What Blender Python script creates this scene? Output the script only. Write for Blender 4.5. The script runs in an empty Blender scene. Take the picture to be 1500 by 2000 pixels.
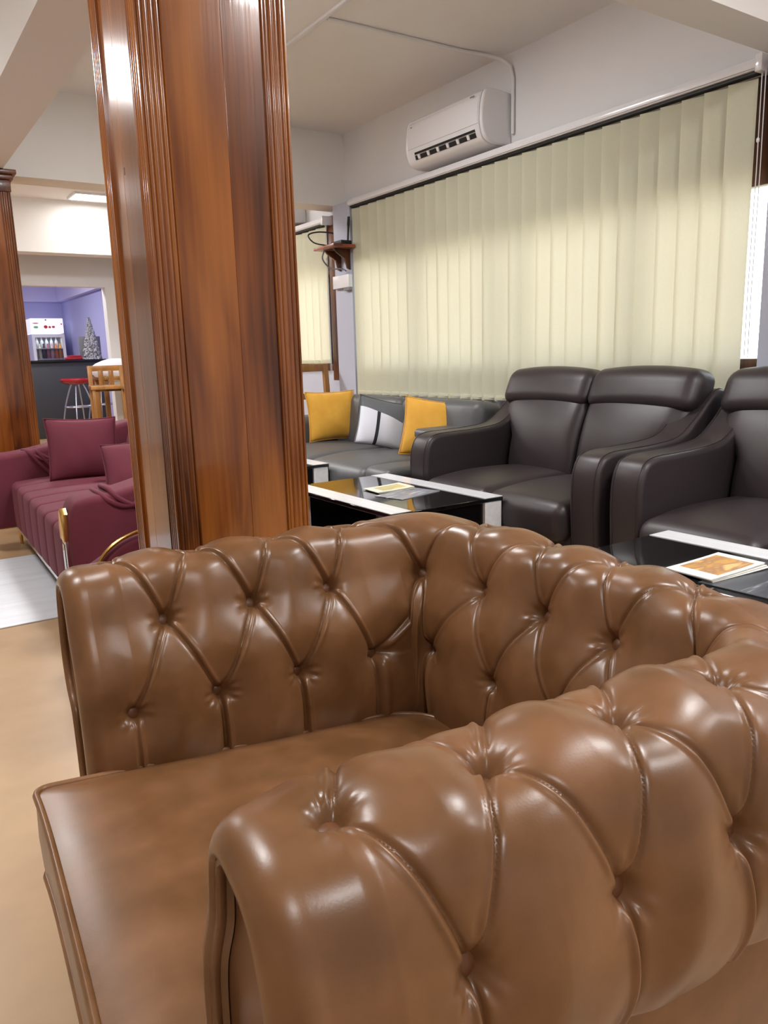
import bpy, bmesh, math, random
import numpy as np
from mathutils import Matrix, Vector

random.seed(7)
C = bpy.context.scene.collection
SC = bpy.context.scene

# ------------------------------------------------------------------ camera
cam_data = bpy.data.cameras.new('camera')
cam_data.sensor_fit = 'HORIZONTAL'
cam_data.sensor_width = 36.0
cam_data.lens = 36.0
cam_data.clip_start = 0.02
cam_data.clip_end = 200
cam = bpy.data.objects.new('camera', cam_data)
C.objects.link(cam)
_R = ((0.827952, -0.135354, 0.54422), (-0.560055, -0.149586, 0.814839), (-0.028884, -0.97944, -0.199656))
cam.matrix_world = Matrix([[_R[i][0], -_R[i][1], -_R[i][2], (0, 0, 1.05)[i]] for i in range(3)] + [[0, 0, 0, 1]])
SC.camera = cam

# ------------------------------------------------------------------ world, exposure, light
SC.view_settings.view_transform = 'Standard'
SC.view_settings.look = 'None'
SC.view_settings.gamma = 1.0
SC.view_settings.use_curve_mapping = False
SC.view_settings.exposure = 0.25
SC.cycles.use_denoising = True
SC.cycles.max_bounces = 8
SC.cycles.diffuse_bounces = 5
SC.cycles.sample_clamp_indirect = 6.0
SC.cycles.caustics_reflective = False
SC.cycles.caustics_refractive = False

world = bpy.data.worlds.new('sky')
SC.world = world
world.use_nodes = True
_bg = world.node_tree.nodes['Background']
_bg.inputs[0].default_value = (0.93, 0.97, 1.0, 1)
_bg.inputs[1].default_value = 6.0

PANEL_W = 28.0          # watts of one ceiling panel
# ceiling panels: x, y, z of the underside, size x, size y, power factor
PANELS = [(-0.35, 5.10, 2.79, .60, .60, 1.0), (-0.35, 1.55, 2.79, .60, .60, 1.0), (-0.35, -1.6, 2.79, .60, .60, 1.0),
          (2.05, 0.10, 2.79, .60, .60, 1.25), (3.0, -1.2, 2.79, .60, .60, .8), (1.52, 3.55, 2.79, .60, .60, 1.2),
          (2.36, 8.90, 2.79, .50, .36, .18), (-0.35, 8.4, 2.79, .60, .60, 1.0), (1.3, 6.9, 2.79, .60, .60, 2.1),
          (1.6, 13.6, 2.75, .60, .60, 1.8), (1.9, 11.0, 2.75, .60, .60, 1.2)]  # last panel is added to brighten the front of the bar counter

# ------------------------------------------------------------------ helpers
def prop(o, label=None, cat=None, group=None, kind=None):
    if label: o['label'] = label
    if cat: o['category'] = cat
    if group: o['group'] = group
    if kind: o['kind'] = kind
    return o

def thing(name, label, cat, loc=(0, 0, 0), rz=0.0, group=None):
    o = bpy.data.objects.new(name, None)
    o.empty_display_size = .1
    C.objects.link(o)
    o.location = loc
    o.rotation_euler = (0, 0, rz)
    return prop(o, label, cat, group)

def link(name, me, m, parent=None, loc=None, rot=None):
    o = bpy.data.objects.new(name, me)
    C.objects.link(o)
    if m is not None and not me.materials:
        me.materials.append(m)
    if parent is not None:
        o.parent = parent
    if loc is not None: o.location = loc
    if rot is not None: o.rotation_euler = rot
    return o

def finish(me, smooth=True, ang=40):
    if smooth:
        me.shade_smooth()
        if ang is not None:
            me.set_sharp_from_angle(angle=math.radians(ang))
    me.update()
    return me

def bm_obj(name, bm, m, parent=None, smooth=True, ang=40, loc=None, rot=None):
    me = bpy.data.meshes.new(name)
    bmesh.ops.recalc_face_normals(bm, faces=bm.faces)
    bm.to_mesh(me); bm.free()
    finish(me, smooth, ang)
    return link(name, me, m, parent, loc, rot)

def add_box(bm, x0, x1, y0, y1, z0, z1, bev=0.0, seg=2):
    r = bmesh.ops.create_cube(bm, size=1.0)
    vs = r['verts']
    for v in vs:
        v.co = Vector(((x0 + x1) / 2 + v.co.x * (x1 - x0), (y0 + y1) / 2 + v.co.y * (y1 - y0), (z0 + z1) / 2 + v.co.z * (z1 - z0)))
    if bev > 0:
        es = list({e for v in vs for e in v.link_edges})
        bmesh.ops.bevel(bm, geom=es, offset=bev, segments=seg, affect='EDGES', profile=.5)
    return bm

def box(name, x0, x1, y0, y1, z0, z1, m, parent=None, bev=0.0, seg=2, kind=None):
    o = bm_obj(name, add_box(bmesh.new(), x0, x1, y0, y1, z0, z1, bev, seg), m, parent)
    if kind: o['kind'] = kind
    return o

def add_prism(bm, poly, axis, a0, a1, bev=0.0, seg=3):
    """poly in the other two axes, extruded along axis ('x','y','z')"""
    def mk(p, a):
        if axis == 'x': return (a, p[0], p[1])
        if axis == 'y': return (p[0], a, p[1])
        return (p[0], p[1], a)
    A = [bm.verts.new(mk(p, a0)) for p in poly]
    B = [bm.verts.new(mk(p, a1)) for p in poly]
    n = len(poly)
    fa = bm.faces.new(A); fb = bm.faces.new(B[::-1])
    for i in range(n):
        bm.faces.new((A[i], B[i], B[(i + 1) % n], A[(i + 1) % n]))
    bmesh.ops.recalc_face_normals(bm, faces=bm.faces)
    if bev > 0:
        es = list(fa.edges) + list(fb.edges)
        bmesh.ops.bevel(bm, geom=es, offset=bev, segments=seg, affect='EDGES', profile=.5)
    return bm

def catmull(pts, n=8, closed=False):
    P = [np.array(p, float) for p in pts]
    out = []
    N = len(P)
    rng = range(N) if closed else range(N - 1)
    for i in rng:
        p1, p2 = P[i], P[(i + 1) % N]
        p0 = P[i - 1] if (closed or i > 0) else 2 * p1 - p2
        p3 = P[(i + 2) % N] if (closed or i + 2 < N) else 2 * p2 - p1
        for k in range(n):
            t = k / n
            out.append(.5 * ((2 * p1) + (-p0 + p2) * t + (2 * p0 - 5 * p1 + 4 * p2 - p3) * t * t + (-p0 + 3 * p1 - 3 * p2 + p3) * t ** 3))
    if not closed: out.append(P[-1])
    return out

def tube_mesh(name, path, r, n=8, closed=False):
    P = [Vector(p) for p in path]
    N = len(P)
    verts, faces = [], []
    prev = None
    for i in range(N):
        if closed: t = P[(i + 1) % N] - P[i - 1]
        else: t = P[min(i + 1, N - 1)] - P[max(i - 1, 0)]
        t.normalize()
        if prev is None:
            a = Vector((0, 0, 1)) if abs(t.z) < .9 else Vector((1, 0, 0))
            u = t.cross(a).normalized()
        else:
            u = (prev - t * prev.dot(t)).normalized()
        prev = u
        w = t.cross(u)
        ri = r[i] if hasattr(r, '__len__') else r
        for k in range(n):
            a = 2 * math.pi * k / n
            verts.append(P[i] + (u * math.cos(a) + w * math.sin(a)) * ri)
    m = N if closed else N - 1
    for i in range(m):
        for k in range(n):
            j = (i + 1) % N
            faces.append((i * n + k, i * n + (k + 1) % n, j * n + (k + 1) % n, j * n + k))
    if not closed:
        faces.append(tuple(range(n))[::-1]); faces.append(tuple((N - 1) * n + k for k in range(n)))
    me = bpy.data.meshes.new(name)
    me.from_pydata(verts, [], faces)
    return finish(me, True, 60)

def tube(name, path, r, m, parent=None, n=8, closed=False):
    return link(name, tube_mesh(name, path, r, n, closed), m, parent)

def lathe_mesh(name, prof, n=20):
    verts, faces = [], []
    for (r, z) in prof:
        for k in range(n):
            a = 2 * math.pi * k / n
            verts.append((r * math.cos(a), r * math.sin(a), z))
    for i in range(len(prof) - 1):
        for k in range(n):
            faces.append((i * n + k, i * n + (k + 1) % n, (i + 1) * n + (k + 1) % n, (i + 1) * n + k))
    faces.append(tuple(range(n))[::-1]); faces.append(tuple((len(prof) - 1) * n + k for k in range(n)))
    me = bpy.data.meshes.new(name)
    me.from_pydata(verts, [], faces)
    return finish(me, True, 45)

def grid_mesh(name, V, flip=False):
    """V: numpy (N, M, 3)"""
    N, M_ = V.shape[:2]
    me = bpy.data.meshes.new(name)
    idx = np.arange(N * M_).reshape(N, M_)
    q = np.stack([idx[:-1, :-1], idx[1:, :-1], idx[1:, 1:], idx[:-1, 1:]], -1).reshape(-1, 4)
    if flip: q = q[:, ::-1]
    nf = len(q)
    me.vertices.add(N * M_)
    me.vertices.foreach_set('co', V.reshape(-1).astype(np.float32))
    me.loops.add(nf * 4)
    me.loops.foreach_set('vertex_index', q.reshape(-1).astype(np.int32))
    me.polygons.add(nf)
    me.polygons.foreach_set('loop_start', (np.arange(nf) * 4).astype(np.int32))
    me.update(calc_edges=True)
    me.validate()
    me.shade_smooth()
    return me

def soft_mesh(name, sx, sy, sz, r, puff=(0, 0, 0), n=8, deform=None):
    """rounded upholstery block centred on the origin; puff = crown added on each pair of faces"""
    h = (sx / 2, sy / 2, sz / 2)
    bm = bmesh.new()
    bmesh.ops.create_cube(bm, size=2.0)
    bmesh.ops.subdivide_edges(bm, edges=list(bm.edges), cuts=n + 4, use_grid_fill=True)
    K = n + 5
    # non-uniform spacing: 3 cells in each rounding, the rest across the middle
    def remap(c, hh):
        i = (c + 1) / 2 * K
        j = round(i)
        rr = min(r, hh * .98)
        a = (0.0, .3, .68, 1.0)
        if j <= 3: return -hh + rr * a[j]
        if j >= K - 3: return hh - rr * a[K - j]
        t = (j - 3) / (K - 6)
        return -(hh - rr) + 2 * (hh - rr) * t
    for v in bm.verts:
        p = [remap(v.co[i], h[i]) for i in range(3)]
        core = [max(-(h[i] - min(r, h[i] * .98)), min(h[i] - min(r, h[i] * .98), p[i])) for i in range(3)]
        d = Vector([p[i] - core[i] for i in range(3)])
        if d.length > 1e-6:
            rr = min(r, *[x * .98 for x in h]) if False else r
            s = [min(r, h[i] * .98) for i in range(3)]
            d.normalize()
            q = [core[i] + d[i] * s[i] for i in range(3)]
        else:
            q = p
        f = [1 - (q[i] / h[i]) ** 2 for i in range(3)]
        w = [
            puff[0] * (q[0] / h[0]) * max(0, f[1]) ** .7 * max(0, f[2]) ** .7,
            puff[1] * (q[1] / h[1]) * max(0, f[0]) ** .7 * max(0, f[2]) ** .7,
            puff[2] * (q[2] / h[2]) * max(0, f[0]) ** .7 * max(0, f[1]) ** .7]
        co = Vector([q[i] + w[i] for i in range(3)])
        if deform: co = Vector(deform(co))
        v.co = co
    me = bpy.data.meshes.new(name)
    bm.to_mesh(me); bm.free()
    return finish(me, True, None)

def soft(name, sx, sy, sz, r, m, parent=None, puff=(0, 0, 0), loc=(0, 0, 0), rot=(0, 0, 0), n=8, deform=None):
    return link(name, soft_mesh(name, sx, sy, sz, r, puff, n, deform), m, parent, loc, rot)

def pillow_mesh(name, w, h, t, n=22):
    """scatter cushion in its local XZ plane, thickness along Y, ears at the corners"""
    rows = []
    verts, faces = [], []
    idx = {}
    for side in (1, -1):
        for i in range(n + 1):
            for j in range(n + 1):
                a, b = -1 + 2 * i / n, -1 + 2 * j / n
                edge = i in (0, n) or j in (0, n)
                key = (0 if edge else side, i, j)
                if key in idx: continue
                x = a * w / 2 * (1 - .07 * (1 - b * b))
                z = b * h / 2 * (1 - .07 * (1 - a * a))
                y = side * t / 2 * ((1 - a * a) ** .55) * ((1 - b * b) ** .55) if not edge else 0
                y += .004 * math.sin(7 * a + 3 * b) * (1 - a * a) * (1 - b * b) * side
                idx[key] = len(verts); verts.append((x, y, z))
    def g(s, i, j): return idx[(0 if (i in (0, n) or j in (0, n)) else s, i, j)]
    for s in (1, -1):
        for i in range(n):
            for j in range(n):
                f = (g(s, i, j), g(s, i + 1, j), g(s, i + 1, j + 1), g(s, i, j + 1))
                faces.append(f if s < 0 else f[::-1])
    me = bpy.data.meshes.new(name)
    me.from_pydata(verts, [], faces)
    return finish(me, True, None)

def pillow_seam(w, h, n=10):
    out = []
    for a, b, c, d in ((-1, -1, 1, -1), (1, -1, 1, 1), (1, 1, -1, 1), (-1, 1, -1, -1)):
        for k in range(n):
            x = a + (c - a) * k / n; z = b + (d - b) * k / n
            out.append((x * w / 2 * (1 - .07 * (1 - z * z)), 0, z * h / 2 * (1 - .07 * (1 - x * x))))
    return out

def copy_tree(o, parent=None):
    c = o.copy(); C.objects.link(c)
    if parent is not None: c.parent = parent
    for ch in list(o.children): copy_tree(ch, c)
    return c

# ------------------------------------------------------------------ materials
def srgb(r, g, b):
    f = lambda c: (c / 255 / 12.92) if c / 255 <= .04045 else ((c / 255 + .055) / 1.055) ** 2.4
    return (f(r), f(g), f(b), 1)

def mat(name, col, rough=.5, metal=0.0, coat=0.0, spec=.5, vary=None, bump=None, sheen=0.0, emit=None, rvar=0.0, coord='Object'):
    """vary = (scale, colour2, contrast lo, hi); bump = (scale, strength, distance)"""
    m = bpy.data.materials.new(name)
    m.use_nodes = True
    nt = m.node_tree; N = nt.nodes; L = nt.links
    b = N['Principled BSDF']
    b.inputs['Base Color'].default_value = col
    b.inputs['Roughness'].default_value = rough
    b.inputs['Metallic'].default_value = metal
    b.inputs['Coat Weight'].default_value = coat
    b.inputs['Coat Roughness'].default_value = .08
    b.inputs['Specular IOR Level'].default_value = spec
    if sheen:
        b.inputs['Sheen Weight'].default_value = sheen
        b.inputs['Sheen Roughness'].default_value = .4
    if emit:
        b.inputs['Emission Color'].default_value = emit[0]
        b.inputs['Emission Strength'].default_value = emit[1]
    tc = N.new('ShaderNodeTexCoord')
    if vary:
        sc_, c2, lo, hi = vary
        nz = N.new('ShaderNodeTexNoise'); nz.inputs['Detail'].default_value = 5
        if hasattr(sc_, '__len__'):
            mp = N.new('ShaderNodeMapping'); mp.inputs['Scale'].default_value = sc_
            L.new(tc.outputs[coord], mp.inputs['Vector']); L.new(mp.outputs[0], nz.inputs['Vector'])
            nz.inputs['Scale'].default_value = 1
        else:
            nz.inputs['Scale'].default_value = sc_
            L.new(tc.outputs[coord], nz.inputs['Vector'])
        rp = N.new('ShaderNodeValToRGB')
        rp.color_ramp.elements[0].position = lo; rp.color_ramp.elements[0].color = col
        rp.color_ramp.elements[1].position = hi; rp.color_ramp.elements[1].color = c2
        L.new(nz.outputs['Fac'], rp.inputs[0]); L.new(rp.outputs[0], b.inputs['Base Color'])
        if rvar:
            mr = N.new('ShaderNodeMapRange')
            mr.inputs['To Min'].default_value = rough - rvar; mr.inputs['To Max'].default_value = rough + rvar
            L.new(nz.outputs['Fac'], mr.inputs['Value']); L.new(mr.outputs[0], b.inputs['Roughness'])
    if bump:
        nb = N.new('ShaderNodeTexNoise'); nb.inputs['Scale'].default_value = bump[0]; nb.inputs['Detail'].default_value = 3
        L.new(tc.outputs[coord], nb.inputs['Vector'])
        bp = N.new('ShaderNodeBump'); bp.inputs['Strength'].default_value = bump[1]; bp.inputs['Distance'].default_value = bump[2]
        L.new(nb.outputs['Fac'], bp.inputs['Height']); L.new(bp.outputs[0], b.inputs['Normal'])
    return m

def wood_mat(name, dark, mid, light, scale=1.0, rough=.16, coat=.6):
    """long vertical grain with dark streaks and cathedral figure; each board gets its own offset"""
    m = bpy.data.materials.new(name); m.use_nodes = True
    nt = m.node_tree; N = nt.nodes; L = nt.links
    b = N['Principled BSDF']
    tc = N.new('ShaderNodeTexCoord'); oi = N.new('ShaderNodeObjectInfo')
    mul = N.new('ShaderNodeMath'); mul.operation = 'MULTIPLY'; mul.inputs[1].default_value = 37.0
    L.new(oi.outputs['Random'], mul.inputs[0])
    add = N.new('ShaderNodeVectorMath'); add.operation = 'ADD'
    L.new(tc.outputs['Object'], add.inputs[0]); L.new(mul.outputs[0], add.inputs[1])
    mp = N.new('ShaderNodeMapping'); mp.inputs['Scale'].default_value = (4.5 * scale, 4.5 * scale, .6 * scale)
    L.new(add.outputs[0], mp.inputs['Vector'])
    n1 = N.new('ShaderNodeTexNoise'); n1.inputs['Scale'].default_value = 1.0; n1.inputs['Detail'].default_value = 4; n1.inputs['Distortion'].default_value = .5
    L.new(mp.outputs[0], n1.inputs['Vector'])
    # rings from the low noise -> cathedral lines
    k = N.new('ShaderNodeMath'); k.operation = 'MULTIPLY'; k.inputs[1].default_value = 60.0
    L.new(n1.outputs['Fac'], k.inputs[0])
    sn = N.new('ShaderNodeMath'); sn.operation = 'SINE'; L.new(k.outputs[0], sn.inputs[0])
    mp2 = N.new('ShaderNodeMapping'); mp2.inputs['Scale'].default_value = (75 * scale, 75 * scale, 1.6 * scale)
    L.new(add.outputs[0], mp2.inputs['Vector'])
    n2 = N.new('ShaderNodeTexNoise'); n2.inputs['Scale'].default_value = 1.0; n2.inputs['Detail'].default_value = 3
    L.new(mp2.outputs[0], n2.inputs['Vector'])
    mp3 = N.new('ShaderNodeMapping'); mp3.inputs['Scale'].default_value = (6 * scale, 6 * scale, 1.1 * scale)
    mp3.inputs['Location'].default_value = (5, 3, 1)
    L.new(add.outputs[0], mp3.inputs['Vector'])
    n3 = N.new('ShaderNodeTexNoise'); n3.inputs['Scale'].default_value = 1.0; n3.inputs['Detail'].default_value = 2
    L.new(mp3.outputs[0], n3.inputs['Vector'])
    a1 = N.new('ShaderNodeMath'); a1.operation = 'MULTIPLY_ADD'; a1.inputs[1].default_value = .04; L.new(sn.outputs[0], a1.inputs[0])
    L.new(n3.outputs['Fac'], a1.inputs[2])
    a2 = N.new('ShaderNodeMath'); a2.operation = 'MULTIPLY_ADD'; a2.inputs[1].default_value = .24; L.new(n2.outputs['Fac'], a2.inputs[0])
    L.new(a1.outputs[0], a2.inputs[2])
    a3 = N.new('ShaderNodeMath'); a3.operation = 'MULTIPLY_ADD'; a3.inputs[1].default_value = .07; L.new(oi.outputs['Random'], a3.inputs[0])
    L.new(a2.outputs[0], a3.inputs[2])
    rp = N.new('ShaderNodeValToRGB')
    e = rp.color_ramp.elements
    e[0].position = .42; e[0].color = dark; e[1].position = .84; e[1].color = light
    x = e.new(.62); x.color = mid
    L.new(a3.outputs[0], rp.inputs[0]); L.new(rp.outputs[0], b.inputs['Base Color'])
    b.inputs['Roughness'].default_value = rough
    b.inputs['Coat Weight'].default_value = coat; b.inputs['Coat Roughness'].default_value = .06
    bp = N.new('ShaderNodeBump'); bp.inputs['Strength'].default_value = .12; bp.inputs['Distance'].default_value = .002
    L.new(n2.outputs['Fac'], bp.inputs['Height']); L.new(bp.outputs[0], b.inputs['Normal'])
    L.new(bp.outputs[0], b.inputs['Coat Normal'])
    return m

M = {}
M['wall'] = mat('wall_paint', srgb(228, 228, 230), .75, vary=(1.3, srgb(222, 222, 226), .4, .7), bump=(60, .06, .002))
M['wall_grey'] = mat('lavender_grey_paint', srgb(184, 188, 204), .7, bump=(60, .05, .002))
M['ceiling'] = mat('ceiling_paint', srgb(234, 231, 229), .8, vary=(.9, srgb(228, 225, 222), .4, .7), bump=(40, .05, .002))
M['beam'] = mat('beam_paint', srgb(232, 230, 227), .8, bump=(40, .05, .002))
M['lavender'] = mat('lavender_paint', srgb(172, 171, 214), .7, bump=(40, .05, .002))
M['lavender_pale'] = mat('pale_lavender', srgb(208, 204, 236), .7, bump=(40, .05, .002))  # paler lavender for the bar ceiling and the band above its walls
M['floor'] = mat('beige_vinyl', srgb(184, 153, 117), .34, vary=(2.6, srgb(164, 136, 104), .38, .66), bump=(90, .05, .001), rvar=.08)  # mottled vinyl; blotchy soft shadows are also put into its colour
M['rug'] = mat('pale_grey_rug', srgb(222, 224, 230), .45, vary=((2, 14, 1), srgb(208, 211, 218), .4, .7))
M['white_plastic'] = mat('white_plastic', srgb(232, 232, 236), .16, coat=.3)
M['white_satin'] = mat('white_satin', srgb(226, 226, 228), .45)
M['white_gloss'] = mat('white_gloss', srgb(232, 234, 238), .2, vary=((60, 3, 60), srgb(224, 227, 232), .4, .6))
M['black_gloss'] = mat('black_gloss', srgb(10, 10, 11), .12)
M['black_glass'] = mat('black_glass', srgb(9, 10, 11), .05, coat=.5, spec=.8)
M['black_matt'] = mat('black_matt', srgb(16, 16, 17), .5)
M['dark_slot'] = mat('dark_slot', srgb(22, 22, 24), .6)
M['grey_plastic'] = mat('grey_plastic', srgb(120, 120, 124), .4)
M['wood'] = wood_mat('varnished_hardwood', srgb(66, 31, 11), srgb(114, 61, 21), srgb(150, 90, 36), rough=.2, coat=.45)
M['wood_frame'] = wood_mat('brown_window_wood', srgb(40, 20, 12), srgb(84, 44, 24), srgb(110, 62, 36), rough=.3, coat=.2)
M['wood_shelf'] = wood_mat('red_shelf_wood', srgb(88, 38, 24), srgb(140, 72, 52), srgb(165, 92, 70), rough=.35, coat=.2)
M['wood_light'] = wood_mat('honey_chair_wood', srgb(92, 58, 20), srgb(140, 94, 40), srgb(168, 120, 62), rough=.35, coat=.2)
M['leather'] = mat('tan_leather', srgb(99, 67, 39), .32, vary=(13, srgb(125, 87, 57), .32, .72), bump=(420, .10, .0006), rvar=.08)
M['leather_dk'] = mat('tan_leather_button', srgb(100, 62, 36), .42, bump=(420, .08, .0005))
M['brown_sofa'] = mat('dark_brown_leather', srgb(45, 38, 40), .42, vary=(3.0, srgb(52, 44, 45), .35, .7), bump=(260, .14, .0007), rvar=.05)
M['grey_sofa'] = mat('charcoal_leather', srgb(80, 81, 83), .45, vary=(3.0, srgb(88, 88, 90), .35, .7), bump=(220, .12, .0007))
M['burgundy'] = mat('burgundy_velvet', srgb(92, 29, 45), .85, vary=(4, srgb(104, 36, 53), .35, .7), bump=(300, .15, .0006))
M['mustard'] = mat('mustard_velvet', srgb(206, 150, 44), .75, sheen=.4, vary=(7, srgb(222, 168, 62), .35, .7), bump=(260, .2, .0008))
M['gold'] = mat('brushed_gold', srgb(214, 178, 108), .22, 1.0)
M['chrome'] = mat('polished_chrome', srgb(214, 214, 218), .12, 1.0)
M['steel'] = mat('satin_steel', srgb(190, 192, 196), .28, 1.0)
M['red_gloss'] = mat('red_gloss', srgb(160, 12, 26), .18, coat=.5)
M['counter'] = mat('charcoal_counter', srgb(58, 60, 64), .4)
M['tinsel'] = mat('silver_tinsel', srgb(186, 186, 190), .35, .15, vary=(60, srgb(96, 96, 102), .4, .6), bump=(90, .9, .01))
M['paper'] = mat('paper_white', srgb(238, 236, 230), .5)
M['cloth'] = mat('white_cloth', srgb(236, 236, 242), .8)

def blind_material():
    m = bpy.data.materials.new('blind_fabric'); m.use_nodes = True
    nt = m.node_tree; N = nt.nodes; L = nt.links
    for n in list(N):
        if n.type == 'BSDF_PRINCIPLED': N.remove(n)
    out = N['Material Output']
    tc = N.new('ShaderNodeTexCoord')
    wv = N.new('ShaderNodeTexNoise'); wv.inputs['Scale'].default_value = 1
    mp = N.new('ShaderNodeMapping'); mp.inputs['Scale'].default_value = (400, 400, 60)
    L.new(tc.outputs['Object'], mp.inputs[0]); L.new(mp.outputs[0], wv.inputs['Vector'])
    rp = N.new('ShaderNodeValToRGB')
    rp.color_ramp.elements[0].color = srgb(213, 214, 189); rp.color_ramp.elements[1].color = srgb(228, 227, 204)
    L.new(wv.outputs['Fac'], rp.inputs[0])
    d = N.new('ShaderNodeBsdfDiffuse'); t = N.new('ShaderNodeBsdfTranslucent')
    L.new(rp.outputs[0], d.inputs[0])
    t.inputs[0].default_value = srgb(244, 230, 206)
    mx = N.new('ShaderNodeMixShader'); mx.inputs[0].default_value = .24
    L.new(d.outputs[0], mx.inputs[1]); L.new(t.outputs[0], mx.inputs[2])
    L.new(mx.outputs[0], out.inputs['Surface'])
    return m
M['blind'] = blind_material()

def glass_material():
    m = bpy.data.materials.new('window_glass'); m.use_nodes = True
    nt = m.node_tree; N = nt.nodes; L = nt.links
    for n in list(N):
        if n.type == 'BSDF_PRINCIPLED': N.remove(n)
    tr = N.new('ShaderNodeBsdfTransparent'); tr.inputs[0].default_value = (.92, .95, .96, 1)
    gl = N.new('ShaderNodeBsdfGlossy'); gl.inputs['Roughness'].default_value = .02
    fr = N.new('ShaderNodeFresnel'); fr.inputs[0].default_value = 1.45
    mx = N.new('ShaderNodeMixShader')
    L.new(fr.outputs[0], mx.inputs[0]); L.new(tr.outputs[0], mx.inputs[1]); L.new(gl.outputs[0], mx.inputs[2])
    L.new(mx.outputs[0], N['Material Output'].inputs['Surface'])
    return m
M['glass'] = glass_material()
M['diffuser'] = mat('lit_diffuser', srgb(250, 250, 255), .5, emit=((1, .985, .97, 1), 7.0))
M['fridge_sign'] = mat('lit_fridge_sign', srgb(240, 240, 245), .4, emit=((.95, .95, 1, 1), .5))

# ------------------------------------------------------------------ ceiling lights (each lamp with its fixture)
for i, (x, y, z, sx, sy, pf) in enumerate(PANELS):
    where = ['left of the far timber pillar', 'over the left aisle beside the near timber pillar', 'over the left aisle behind the viewer',
             'above the tan tufted armchair side of the lounge', 'in the lounge corner behind the viewer', 'over the coffee tables behind the near timber pillar',
             'just beyond the shallow ceiling rib before the bar', 'over the far end of the left aisle', 'over the floor before the far beam', 'inside the lavender bar room behind the counter', 'added to light the counter front in the lavender bar room'][i]
    t = thing('ceiling_light', 'flat white LED ceiling panel ' + where, 'ceiling light', (x, y, z), 0, 'LED ceiling panels')
    bm = bmesh.new()
    f = .02
    add_box(bm, -sx / 2, sx / 2, -sy / 2, -sy / 2 + f, -.012, .008); add_box(bm, -sx / 2, sx / 2, sy / 2 - f, sy / 2, -.012, .008)
    add_box(bm, -sx / 2, -sx / 2 + f, -sy / 2 + f, sy / 2 - f, -.012, .008); add_box(bm, sx / 2 - f, sx / 2, -sy / 2 + f, sy / 2 - f, -.012, .008)
    bm_obj('frame', bm, M['white_satin'], t)
    box('diffuser', -sx / 2 + f, sx / 2 - f, -sy / 2 + f, sy / 2 - f, -.008, .004, M['diffuser'], t)
    ld = bpy.data.lights.new('panel_lamp', 'AREA'); ld.shape = 'RECTANGLE'; ld.size = sx - .05; ld.size_y = sy - .05
    ld.energy = PANEL_W * pf; ld.color = (1.0, .995, .99)
    lo = bpy.data.objects.new('panel_lamp', ld); C.objects.link(lo); lo.parent = t; lo.location = (0, 0, -.02)

# ------------------------------------------------------------------ the room
def struct(name, *a, **k): return box(name, *a, kind='structure', **k)
WX = 3.5; ZC = 2.80; ZB = 2.25
struct('floor', -4.0, WX + .15, -3.6, 17.0, -.1, 0, M['floor'])
struct('ceiling', -4.0, WX + .15, -3.6, 10.0, ZC, ZC + .1, M['ceiling'])
struct('wall_left', -4.15, -4.0, -3.6, 17.0, 0, ZC, M['wall'])
struct('wall_back', -4.0, WX, -3.75, -3.6, 0, ZC, M['wall'])
# window wall: sill wall, header wall, piers
SILL, HEAD = .93, 1.80
struct('wall_right', WX, WX + .15, -3.6, 1.95, 0, ZC, M['wall'])
struct('wall_right_sill', WX, WX + .15, 1.95, 9.2, 0, SILL, M['wall_grey'])
struct('wall_right_header', WX, WX + .15, 1.95, 9.2, 2.22, ZC, M['wall'])
struct('wall_right_pier', WX, WX + .15, 5.42, 5.78, SILL, 2.22, M['wall_grey'])
struct('wall_right_far', WX, WX + .15, 7.9, 9.2, SILL, 2.22, M['wall_grey'])
struct('wall_right_gap', WX, WX + .15, 9.2, 10.0, 0, ZC, M['wall'])
struct('wall_right_end', WX, WX + .15, 10.0, 17.0, 0, ZC, M['lavender'])
# pilasters on the window wall
struct('trim_1', 3.385, WX, 5.43, 5.69, 0, ZB, M['wall_grey'])
struct('trim_2', 3.36, WX, 1.70, 1.977, 0, ZB, M['wall_grey'])
# beams
struct('trim_3', .672, .92, -3.6, 9.25, ZB, ZC, M['beam'])
struct('trim_4', .92, WX, 1.84, 2.02, ZB, ZC, M['beam'])
struct('trim_5', .92, WX, 5.68, 5.92, ZB, ZC, M['beam'])
struct('trim_6', -4.0, WX, 9.25, 9.5, ZB, ZC, M['beam'])
struct('trim_7', .92, WX, 8.17, 8.24, 2.735, ZC, M['beam'])
# wall with the opening into the lavender bar
struct('wall_far', -4.0, WX, 10.0, 10.15, 1.968, ZC, M['wall'])
struct('wall_far_left', -4.0, .35, 10.0, 10.15, 0, 1.968, M['beam'])
struct('wall_far_right', 2.66, WX, 10.0, 10.15, 0, 1.968, M['beam'])
struct('wall_bar_left', -.2, -.05, 10.15, 16.4, 0, ZC, M['lavender'])
struct('wall_bar_back', -.2, WX, 16.4, 16.55, 0, ZC, M['lavender'])
struct('ceiling_bar', -.2, WX + .15, 10.0, 16.55, 2.76, 2.86, M['lavender_pale'])
struct('trim_8', -.05, WX, 16.3, 16.4, 2.25, 2.76, M['lavender_pale'])
struct('trim_9', WX - .1, WX, 10.15, 16.3, 2.25, 2.76, M['lavender_pale'])
# ground outside the windows; sunlit warmth is put into its colour
struct('ground', WX + .15, 40, -20, 40, -.4, -.3, mat('warm_tinted_paving', srgb(226, 214, 190), .8, vary=(.6, srgb(212, 198, 172), .4, .7)))

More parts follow.
